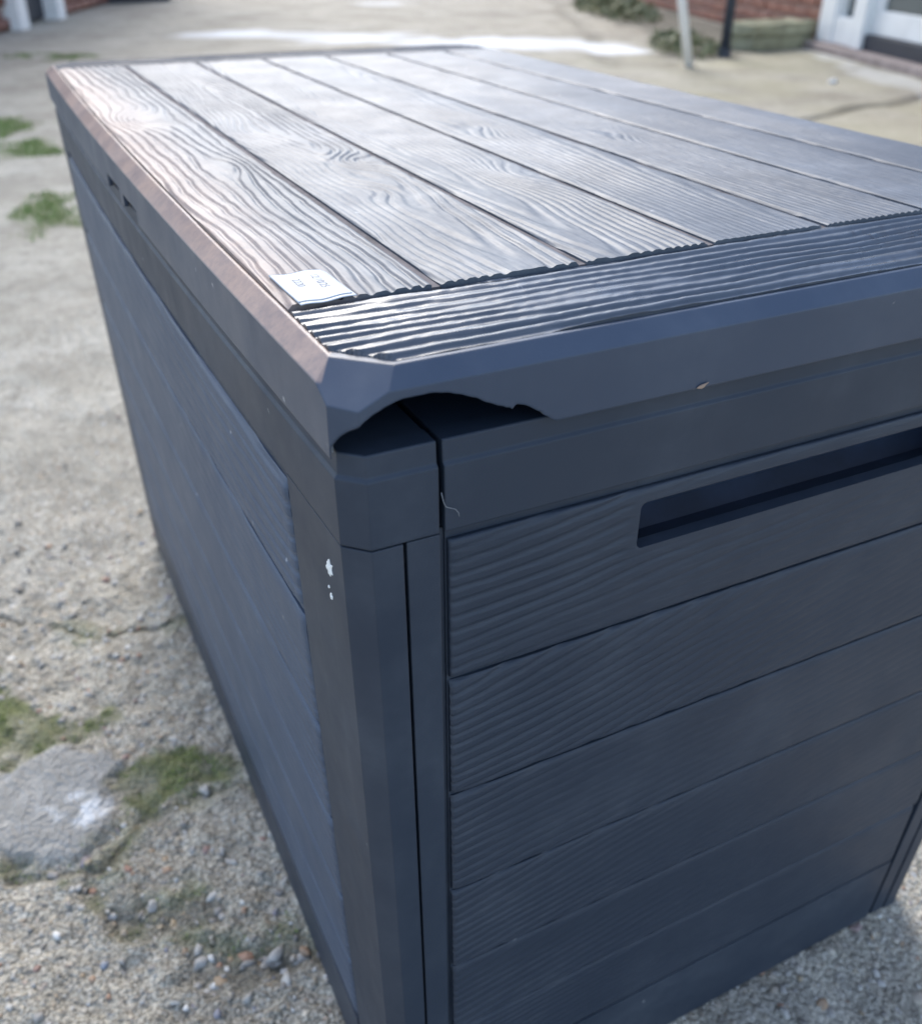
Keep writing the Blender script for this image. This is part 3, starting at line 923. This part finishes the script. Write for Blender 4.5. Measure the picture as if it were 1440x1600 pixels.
# --- boards of the lid
ZF = 0.5546
PW, G0 = 0.0675, -0.0005
Y0, Y1 = 0.0680, 0.764
u_fine = np.concatenate([np.arange(Y0, 0.36, 0.0012), np.arange(0.36, Y1, 0.0024), [Y1]])
fz = lambda u, v, h: np.stack([v, u, h], -1)                # u along y, v along x, h = z
specs = [dict(spacing=.0060, v0=-.006, d0=.004, tilt=.05, uc=.33, knots=((.47, .030, .014, .020, 2.4), (.30, .050, .010, -.010, 3.0))),
         dict(spacing=.0041, v0=.108, d0=.000, tilt=.055, uc=.47, knots=((.285, .118, .013, .016, 1.8), (.215, .100, .010, .009, 2.0), (.40, .080, .014, -.012, 3))),
         dict(spacing=.0042, v0=.150, d0=.006, tilt=.05, uc=.5, knots=((.22, .185, .013, .012, 2.5), (.5, .16, .02, .012, 3))),
         dict(spacing=.0040, v0=.262, d0=.01, tilt=.05, uc=.2, knots=((.36, .235, .014, .014, 2.5),)),
         dict(spacing=.0040, v0=.36, d0=.004, tilt=.08, uc=.3, knots=((.30, .31, .012, .012, 2.5),)),
         dict(spacing=.0040, v0=.41, d0=.01, tilt=.05, uc=.3, knots=()),
         dict(spacing=.0042, v0=.48, d0=.01, tilt=.06, uc=.3, knots=())]
for q in specs:
    q['wob'] = .72
def plank_h(i, a, b):
    sp = specs[i]
    amp = (.0011, .0010, .0008, .0007, .0007, .0006, .0006)[i]
    top = 0.5584
    def f(U, V):
        h = top + amp * grain(U, V, 20 + 3 * i, **sp)
        h = h - edge_round(V, a, b, 0.0034, 0.0008)
        return np.maximum(h, 0.5568)
    return f
for i in range(7):
    a = G0 + PW * i + 0.0020 if i else 0.0088
    b = G0 + PW * (i + 1) - 0.0020 if i < 6 else W - 0.0088
    vs = np.arange(a, b + 1e-6, (b - a) / (96 if i < 3 else 70))
    relief('plank', M_TOP, lid, u_fine, vs, fz, plank_h(i, a, b), 0.5551, False)
bm = bmesh.new()
box(bm, .0089, W - .0089, Y0 + .0005, Y1 - .0005, 0.5552, 0.5566)
link_dust = bm_obj('joint_dust', bm, M_DUST, lid)
link_dust['kind'] = 'stuff'
def border_h(y_in, y_out, seed):
    lo, hi = min(y_in, y_out), max(y_in, y_out)
    def f(U, V):
        k = (V - lo) / (hi - lo) if y_in > y_out else (hi - V) / (hi - lo)   # 0 at the outer edge, 1 at the boards
        h = 0.5577 - 0.0006 * k + 0.0018 * grain(U, V, seed, spacing=.0070, v0=-.03 if y_in > y_out else L + .03, d0=.0, wob=.45, sharp=(0.15, 0.85))
        h = np.maximum(h, 0.5556)
        # follows the cut corners of the lid
        x = np.minimum(U, W - U)
        yy = np.minimum(V, L - V)
        cut = (x - .0088) / (.0245 - .0088) + (yy - .0094) / (.0264 - .0094) - 1.0
        zf = cen[2] - (fn_[0] * (x - cen[0]) + fn_[1] * (yy - cen[1])) / fn_[2]
        return np.where(cut < 0.06, np.minimum(0.5535, zf - 0.0010), h)
    return f
xs = np.arange(0.0088, W - 0.0087, 0.0011)
fb = lambda u, v, h: np.stack([u, v, h], -1)
relief('border_board', M_BORDER, lid, xs, np.arange(0.0094, 0.0674, 0.00048), fb, border_h(0.0674, 0.0094, 61), 0.5550, False)
relief('border_board', M_FARBOARD, lid, np.arange(0.0088, W - 0.0087, 0.0030), np.arange(0.7650, L - 0.0093, 0.0010), fb, border_h(0.7650, L - 0.0094, 67), 0.5550, False)

# --- body
def loft(name, mat, parent, path, prof, solidify=0.0, inside_sign=1, cap=True):
    """sweep a profile of (inset, z) along a plan path; inset is to the left of the path direction times inside_sign"""
    n = len(path)
    P = [Vector((p[0], p[1])) for p in path]
    nor = []
    for i in range(n):
        ds = []
        if i > 0:
            ds.append((P[i] - P[i - 1]).normalized())
        if i < n - 1:
            ds.append((P[i + 1] - P[i]).normalized())
        ns = [Vector((-d.y, d.x)) * inside_sign for d in ds]
        s = sum(ns, Vector((0, 0)))
        s.normalize()
        nor.append(s / max(s.dot(ns[0]), 0.3))
    bm = bmesh.new()
    rows = [[bm.verts.new((P[i].x + nor[i].x * q[0], P[i].y + nor[i].y * q[0], q[1])) for q in prof] for i in range(n)]
    for a, b in zip(rows, rows[1:]):
        for k in range(len(prof) - 1):
            bm.faces.new((a[k], b[k], b[k + 1], a[k + 1]))
    if cap:
        bm.faces.new(rows[0])
        bm.faces.new(rows[-1])
    bmesh.ops.recalc_face_normals(bm, faces=bm.faces)
    me = bpy.data.meshes.new(name)
    bm.to_mesh(me)
    bm.free()
    remap(me, True)
    o = link(name, me, mat, parent)
    return o
CC = 0.0084
def mirror(path, mx_, my_):
    return [((W - p[0]) if mx_ else p[0], (L - p[1]) if my_ else p[1]) for p in path]
long_y = [(BX, BY + CC + (L2 - BY - 2 * CC) * k / 24) for k in range(25)]
rim_prof = [(0.012, 0.4886), (0.0, 0.4886), (0.0, 0.5163), (0.0014, 0.5177), (0.0018, 0.5258), (0.0023, 0.5262), (0.012, 0.5262)]
left = [(.0367, BY), (BX + CC, BY)] + long_y + [(BX + CC, L2), (.0367, L2)]
loft('rim', M_SMOOTH, sb, left, rim_prof, inside_sign=-1)
loft('rim', M_SMOOTH, sb, [(W - x, y) for x, y in left], rim_prof, inside_sign=1)
loft('end_rail', M_SMOOTH, sb, [(.0391, BY), (W - .0391, BY)], rim_prof, inside_sign=1)
loft('end_rail', M_SMOOTH, sb, [(.0391, L2), (W - .0391, L2)], rim_prof, inside_sign=-1)
post_prof = [(0.0045, 0.0), (0.0, 0.0), (0.0, 0.4878), (0.0045, 0.4878)]
YP = 0.0700
pp = [(.0222, BY), (BX + CC, BY), (BX, BY + CC), (BX, 0.03), (BX, 0.05), (BX, YP)]
for fx, fy in ((0, 0), (1, 0), (0, 1), (1, 1)):
    path = [((W - x) if fx else x, (L2 + BY - y) if fy else y) for x, y in pp]
    loft('corner_post', M_SMOOTH, sb, path, post_prof, inside_sign=-1 if fx == fy else 1)
def body_obj(name, bm, mat, parent, cuts=0):
    me = bpy.data.meshes.new(name)
    bmesh.ops.recalc_face_normals(bm, faces=bm.faces)
    bm.to_mesh(me)
    bm.free()
    remap(me, True)
    return link(name, me, mat, parent)
# core that closes the box behind its panels
bm = bmesh.new()
box(bm, BX + .0100, W2 - .0100, BY + .0640, L2 - .0300, 0.006, 0.524)
for xa, xb in ((BX + .0095, .0364), (.0394, W - .0394), (W - .0364, W2 - .0095)):
    box(bm, xa, xb, BY + .0105, BY + .0638, 0.4880, 0.5259)
body_obj('liner', bm, M_SMOOTH, sb)

LV = [0.4842, 0.412, 0.3395, 0.2675, 0.200, 0.1345, 0.0705]
side_specs = [dict(spacing=.0068, v0=.53, d0=.0, tilt=.15, uc=.05), dict(spacing=.0060, v0=.44, d0=.004, tilt=.16, uc=-.06), dict(spacing=.0066, v0=.39, d0=.0, tilt=.12, uc=-.05),
              dict(spacing=.0060, v0=.33, d0=.01, tilt=.14, uc=-.10), dict(spacing=.0066, v0=.22, d0=.01, tilt=.12, uc=.0), dict(spacing=.0062, v0=.17, d0=.0, tilt=.10, uc=.1)]
for q in side_specs:
    q.update(wob=.40, amod=.85, afreq=5, amin=0.06)
for q, sh in zip(side_specs, (.10, .17, .12, .15, .13, .10)):
    q['shear'] = sh
long_specs = [dict(q, spacing=q['spacing'] * 1.35, shear=-.03, wob=.6, amod=.7) for q in side_specs]
def face_planks(parent, u0, u1, fn, mat, specs_, seed, front, base, du, tilt_=0.0008, amp=.0010, rnd=0.0035, rdep=0.0022, lowamp=1.0, fade=0.55, clear=lambda U, V: 1.0):
    out = []
    for i in range(6):
        z1, z0 = LV[i] - 0.0013, LV[i + 1] + 0.0013
        vs = np.arange(z0, z1 + 1e-6, (z1 - z0) / 110)
        us = np.concatenate([np.linspace(u0, u0 + .02, 24)[:-1], np.linspace(u0 + .02, u1 - 0.004, int((u1 - u0 - .024) / du))[:-1], np.linspace(u1 - .004, u1, 6)])
        k = specs_[i]
        def hf(U, V, k=k, z0=z0, z1=z1, i=i):
            h = front + amp * (1.0 if i < 1 else lowamp) * (1 - fade * ss(0.0, 0.30, U - u0)) * clear(U, V) * grain(U, V, seed + 5 * i, **k) + tilt_ * (0.5 - (V - z0) / (z1 - z0))
            h = h - edge_round(V, z0, z1, rnd, rdep) - edge_round(U, u0, u1, rnd * .8, rdep * .8)
            return np.maximum(h, base + 0.0003)
        out.append(relief('plank', mat, parent, us, vs, fn, hf, base, True))
    return out
def panel(name, x0, x1, y0, y1, z0, z1, parent=None, mat=None):
    bm = bmesh.new()
    box(bm, x0, x1, y0, y1, z0, z1)
    return body_obj(name, bm, mat or M_SMOOTH, parent or sb)

# near short end: frame strips, carved boards, handle opening
XP0, XP1 = 0.0412, W - 0.0412
bm = bmesh.new()
box(bm, .0239, .0372, BY + .0006, BY + .0075, 0.001, 0.4876)
ep = body_obj('end_panel', bm, M_SMOOTH, sb)
for xa, xb, ya in ((W - .0372, W - .0239, .0006), (.0373, .0405, .0045), (W - .0405, W - .0373, .0045)):
    bm = bmesh.new()
    box(bm, xa, xb, BY + ya, BY + .0085, 0.001, 0.4876)
    body_obj('frame_strip', bm, M_SMOOTH, ep)
fe = lambda u, v, h: np.stack([u, BY - h, v], -1)
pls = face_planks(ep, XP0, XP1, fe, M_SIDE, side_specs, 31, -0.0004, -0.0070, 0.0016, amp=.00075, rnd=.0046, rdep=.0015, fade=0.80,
                  clear=lambda U, V: ss(0.0, 0.009, np.maximum(np.maximum(0.129 - U, U - W + 0.129), np.maximum(0.4532 - V, V - 0.4762))))
def rrect(x0, x1, z0, z1, r, n=5):
    out = []
    for cx, cz, a0 in ((x1 - r, z1 - r, 0), (x0 + r, z1 - r, 90), (x0 + r, z0 + r, 180), (x1 - r, z0 + r, 270)):
        for k in range(n + 1):
            a = R_(a0 + 90 * k / n)
            out.append((cx + r * math.cos(a), cz + r * math.sin(a)))
    return out
HX0, HX1, HZ0, HZ1 = 0.1290, W - 0.1290, 0.4532, 0.4762
def taper_bm(bm):
    for v in bm.verts:
        q = taper(np.array([[v.co.x, v.co.y, v.co.z]]))[0]
        v.co = Vector(q)
bm = bmesh.new()
prism(bm, rrect(HX0, HX1, HZ0, HZ1, 0.0030), 1, -0.02, 0.02)
taper_bm(bm)
# solid top board so that the cut has walls
bmx = bmesh.new()
bmx.from_mesh(pls[0].data)
bmesh.ops.remove_doubles(bmx, verts=bmx.verts[:], dist=1e-6)
bmesh.ops.holes_fill(bmx, edges=[e for e in bmx.edges if e.is_boundary], sides=0)
bmesh.ops.recalc_face_normals(bmx, faces=bmx.faces)
bmx.to_mesh(pls[0].data)
bmx.free()
boolean(pls[0], bm)
# scooped hand recess behind the opening
bm = bmesh.new()
prof = [(BY + .0010, HZ1 + .0006), (BY + .026, HZ1 + .002), (BY + .034, HZ1 - .006), (BY + .033, HZ0 - .004), (BY + .025, HZ0 - .010), (BY + .013, HZ0 - .008), (BY + .0065, HZ0 - .0008)]
ra = [bm.verts.new((HX0 - .001, y, z)) for y, z in prof]
rb = [bm.verts.new((HX1 + .001, y, z)) for y, z in prof]
for k in range(len(prof) - 1):
    bm.faces.new((ra[k], rb[k], rb[k + 1], ra[k + 1]))
bm.faces.new(ra)
bm.faces.new(rb)
body_obj('handle_recess', bm, M_POCKET, sb)
# back sheets behind the boards (left open behind the hand recess)
bm = bmesh.new()
box(bm, .0405, W - .0405, BY + .0038, BY + .0085, 0.001, HZ0 - .001)
box(bm, .0405, HX0 - .0015, BY + .0038, BY + .0085, HZ0 - .001, 0.4890)
box(bm, HX0 - .0014, HX1 + .0014, BY + .0038, BY + .0085, HZ1 + .0012, 0.4889)
box(bm, HX1 + .0015, W - .0405, BY + .0038, BY + .0085, HZ0 - .001, 0.4890)
body_obj('back_sheet', bm, M_SMOOTH, ep)
bm = bmesh.new()
box(bm, .0412, W - .0412, BY + .0004, BY + .006, 0.001, 0.0705)
body_obj('base_skirt', bm, M_SMOOTH, ep)

# long sides
def side(fx):
    X = (lambda x: W - x) if fx else (lambda x: x)
    me_bm = bmesh.new()
    for k in range(24):
        ya, yb = YP + .0006 + (L2 - YP - .0012 - YP + BY) * k / 24, YP + .0006 + (L2 - YP - .0012 - YP + BY) * (k + 1) / 24
        a, b = sorted((X(BX + .0014), X(BX + .0065)))
        vv = box(me_bm, a, b, ya, yb, 0.001, 0.4878)
    bmesh.ops.remove_doubles(me_bm, verts=me_bm.verts[:], dist=1e-6)
    sp = body_obj('side_panel', me_bm, M_SMOOTH, sb)
    fs = (lambda u, v, h: np.stack([W - BX + h, u, v], -1)) if fx else (lambda u, v, h: np.stack([BX - h, u, v], -1))
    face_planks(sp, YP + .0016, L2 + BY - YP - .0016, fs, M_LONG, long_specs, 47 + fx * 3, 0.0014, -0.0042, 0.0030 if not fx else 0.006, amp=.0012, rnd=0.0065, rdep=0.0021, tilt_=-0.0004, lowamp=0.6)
    sk = bmesh.new()
    for k in range(24):
        ya, yb = YP + .0016 + (L2 - YP - .0016 - YP) * k / 24, YP + .0016 + (L2 - YP - .0016 - YP) * (k + 1) / 24
        a, b = sorted((X(BX - .0008), X(BX + .0042)))
        box(sk, a, b, ya, yb, 0.001, 0.0690)
    bmesh.ops.remove_doubles(sk, verts=sk.verts[:], dist=1e-6)
    body_obj('base_skirt', sk, M_SMOOTH, sp)
side(0)
side(1)
panel('end_panel', .0239, W - .0239, L2 - .0075, L2 - .0006, 0.001, 0.4876)
panel('floor_plate', .012, W - .012, .012, L - .012, 0.001, 0.005, mat=M_DARK)

# --- small marks and things on the box
def on_left(y, z):
    """point on the left face of the near corner post"""
    q = taper(bow(np.array([[BX, y, z]])))[0]
    return Vector(q)
def splash(pts, seed):
    bm = bmesh.new()
    r = random.Random(seed)
    up = [bm.verts.new(on_left(y, z) + Vector((-0.00025, 0, 0))) for y, z in pts]
    c = Vector((0, 0, 0))
    for v in up:
        c += v.co
    cv = bm.verts.new(c / len(up) + Vector((-0.00045, 0, 0)))
    dn = [bm.verts.new(v.co + Vector((0.0004, 0, 0))) for v in up]
    n = len(up)
    for i in range(n):
        bm.faces.new((up[i], up[(i + 1) % n], cv))
        bm.faces.new((up[i], dn[i], dn[(i + 1) % n], up[(i + 1) % n]))
    return bm
def px_ring(y, z, ry, rz, n, seed, rag=0.35, lean=0.0):
    r = random.Random(seed)
    out = []
    for k in range(n):
        a = 2 * math.pi * k / n
        q = 1 + r.uniform(-rag, rag)
        dz = math.sin(a) * rz * q
        out.append((y + math.cos(a) * ry * q - lean * dz, z + dz))
    return out
for y, z, ry, rz, sd_ in ((.0262, .4688, .0030, .0040, 3), (.0275, .4536, .0012, .0018, 5), (.0290, .4575, .0007, .0008, 8)):
    o = bm_obj('paint_splash', splash(px_ring(y, z, ry, rz, 18, sd_, .35, 0.35), sd_), M_PAINT, sb)
# hair-fine fibre hanging from the joint beside the corner cap
fpts = [(.0377, BY - .0005, .5065), (.0384, BY - .0009, .5025), (.0392, BY - .0012, .5005), (.0410, BY - .0012, .4995), (.0432, BY - .0010, .4983), (.0445, BY - .0008, .4962), (.0448, BY - .0006, .4945)]
tag(bm_obj('fibre', tube(fpts, 0.00013, 6), M_FIBRE, smooth=True), 'hair-fine pale fibre hanging from the joint beside the corner cap', 'fibre')
bm = bmesh.new()
bmesh.ops.create_icosphere(bm, subdivisions=2, radius=0.0016)
for v in bm.verts:
    n = 1 + .4 * float(vn(v.co.x * 900, v.co.z * 900 + v.co.y * 700, 3))
    v.co = Vector((v.co.x * 1.7 * n, v.co.y * .35 * n, v.co.z * .55 * n))
o = bm_obj('leaf_crumb', bm, M_CRUMB, smooth=False)
o.location = (0.1475, -0.0006, 0.5272)
o.rotation_euler = (0, R_(-14), 0)
tag(o, 'small dry brown crumb stuck under the lid edge', 'crumb')

# paper label on the first board
P4 = [np.array(p) for p in ((.0100, .1015), (.0322, .1015), (.0338, .0670), (.0110, .0645))]     # far-left, far-right, near-right, near-left
def lz(x, y):
    return 0.5588 + 0.00025 * np.sin(x * 420 + y * 35) + 0.0002 * vn(x * 90, y * 90, 6)
def sheet(name, a0, a1, b0, b1, dz, mat, parent, nu=26, nv=38, th_=0.0002):
    aa, bb = np.meshgrid(np.linspace(a0, a1, nu), np.linspace(b0, b1, nv), indexing='ij')
    Pm = (1 - aa)[..., None] * (1 - bb)[..., None] * P4[0] + aa[..., None] * (1 - bb)[..., None] * P4[1] + aa[..., None] * bb[..., None] * P4[2] + (1 - aa)[..., None] * bb[..., None] * P4[3]
    z = lz(Pm[..., 0], Pm[..., 1]) + dz
    T_ = np.concatenate([Pm, z[..., None]], -1).reshape(-1, 3)
    B2 = T_ - np.array([0, 0, th_])
    ix = np.arange(nu * nv).reshape(nu, nv)
    q = np.stack([ix[:-1, :-1], ix[1:, :-1], ix[1:, 1:], ix[:-1, 1:]], -1).reshape(-1, 4)
    n = nu * nv
    Q = [q, q[:, ::-1] + n]
    for sl in (ix[:, 0], ix[:, -1], ix[0], ix[-1]):
        Q.append(np.stack([sl[:-1], sl[1:], sl[1:] + n, sl[:-1] + n], -1))
    Q = np.concatenate(Q)
    sm = np.zeros(len(Q), bool)
    sm[:len(q)] = True
    return link(name, mesh_np(name, np.concatenate([T_, B2]), Q, sm), mat, parent)
pl = sheet('paper_label', 0, 1, 0, 1, 0, M_PAPER, None)
tag(pl, 'white paper label printed 12/10/25 and 2220 on the lid corner', 'label')
sheet('front_sheet', 0.0, 0.955, 0.0, 0.93, 0.00028, M_PAPER, pl, th_=0.00022)
def text_mesh(name, txt, size, org, parent):
    cu = bpy.data.curves.new('lettering_curve', 'FONT')
    cu.body = txt
    cu.size = size
    cu.align_x = 'CENTER'
    cu.align_y = 'CENTER'
    cu.offset = 0.00003
    o = bpy.data.objects.new('lettering_curve', cu)
    COL.objects.link(o)
    bpy.context.view_layer.update()
    me = bpy.data.meshes.new_from_object(o.evaluated_get(bpy.context.evaluated_depsgraph_get()))
    bpy.data.objects.remove(o)
    me.name = name
    for v in me.vertices:
        tx, ty = v.co.x, v.co.y
        x, y = org[0] + ty, org[1] - tx                     # reads towards the near end of the box
        v.co = Vector((x, y, float(lz(x, y)) + 0.00036))
    me.materials.clear()
    return link(name, me, M_INK, parent)
text_mesh('lettering', '12/10/25', 0.0046, (.0258, .0870), pl)
text_mesh('lettering', '2220', 0.0046, (.0180, .0890), pl)
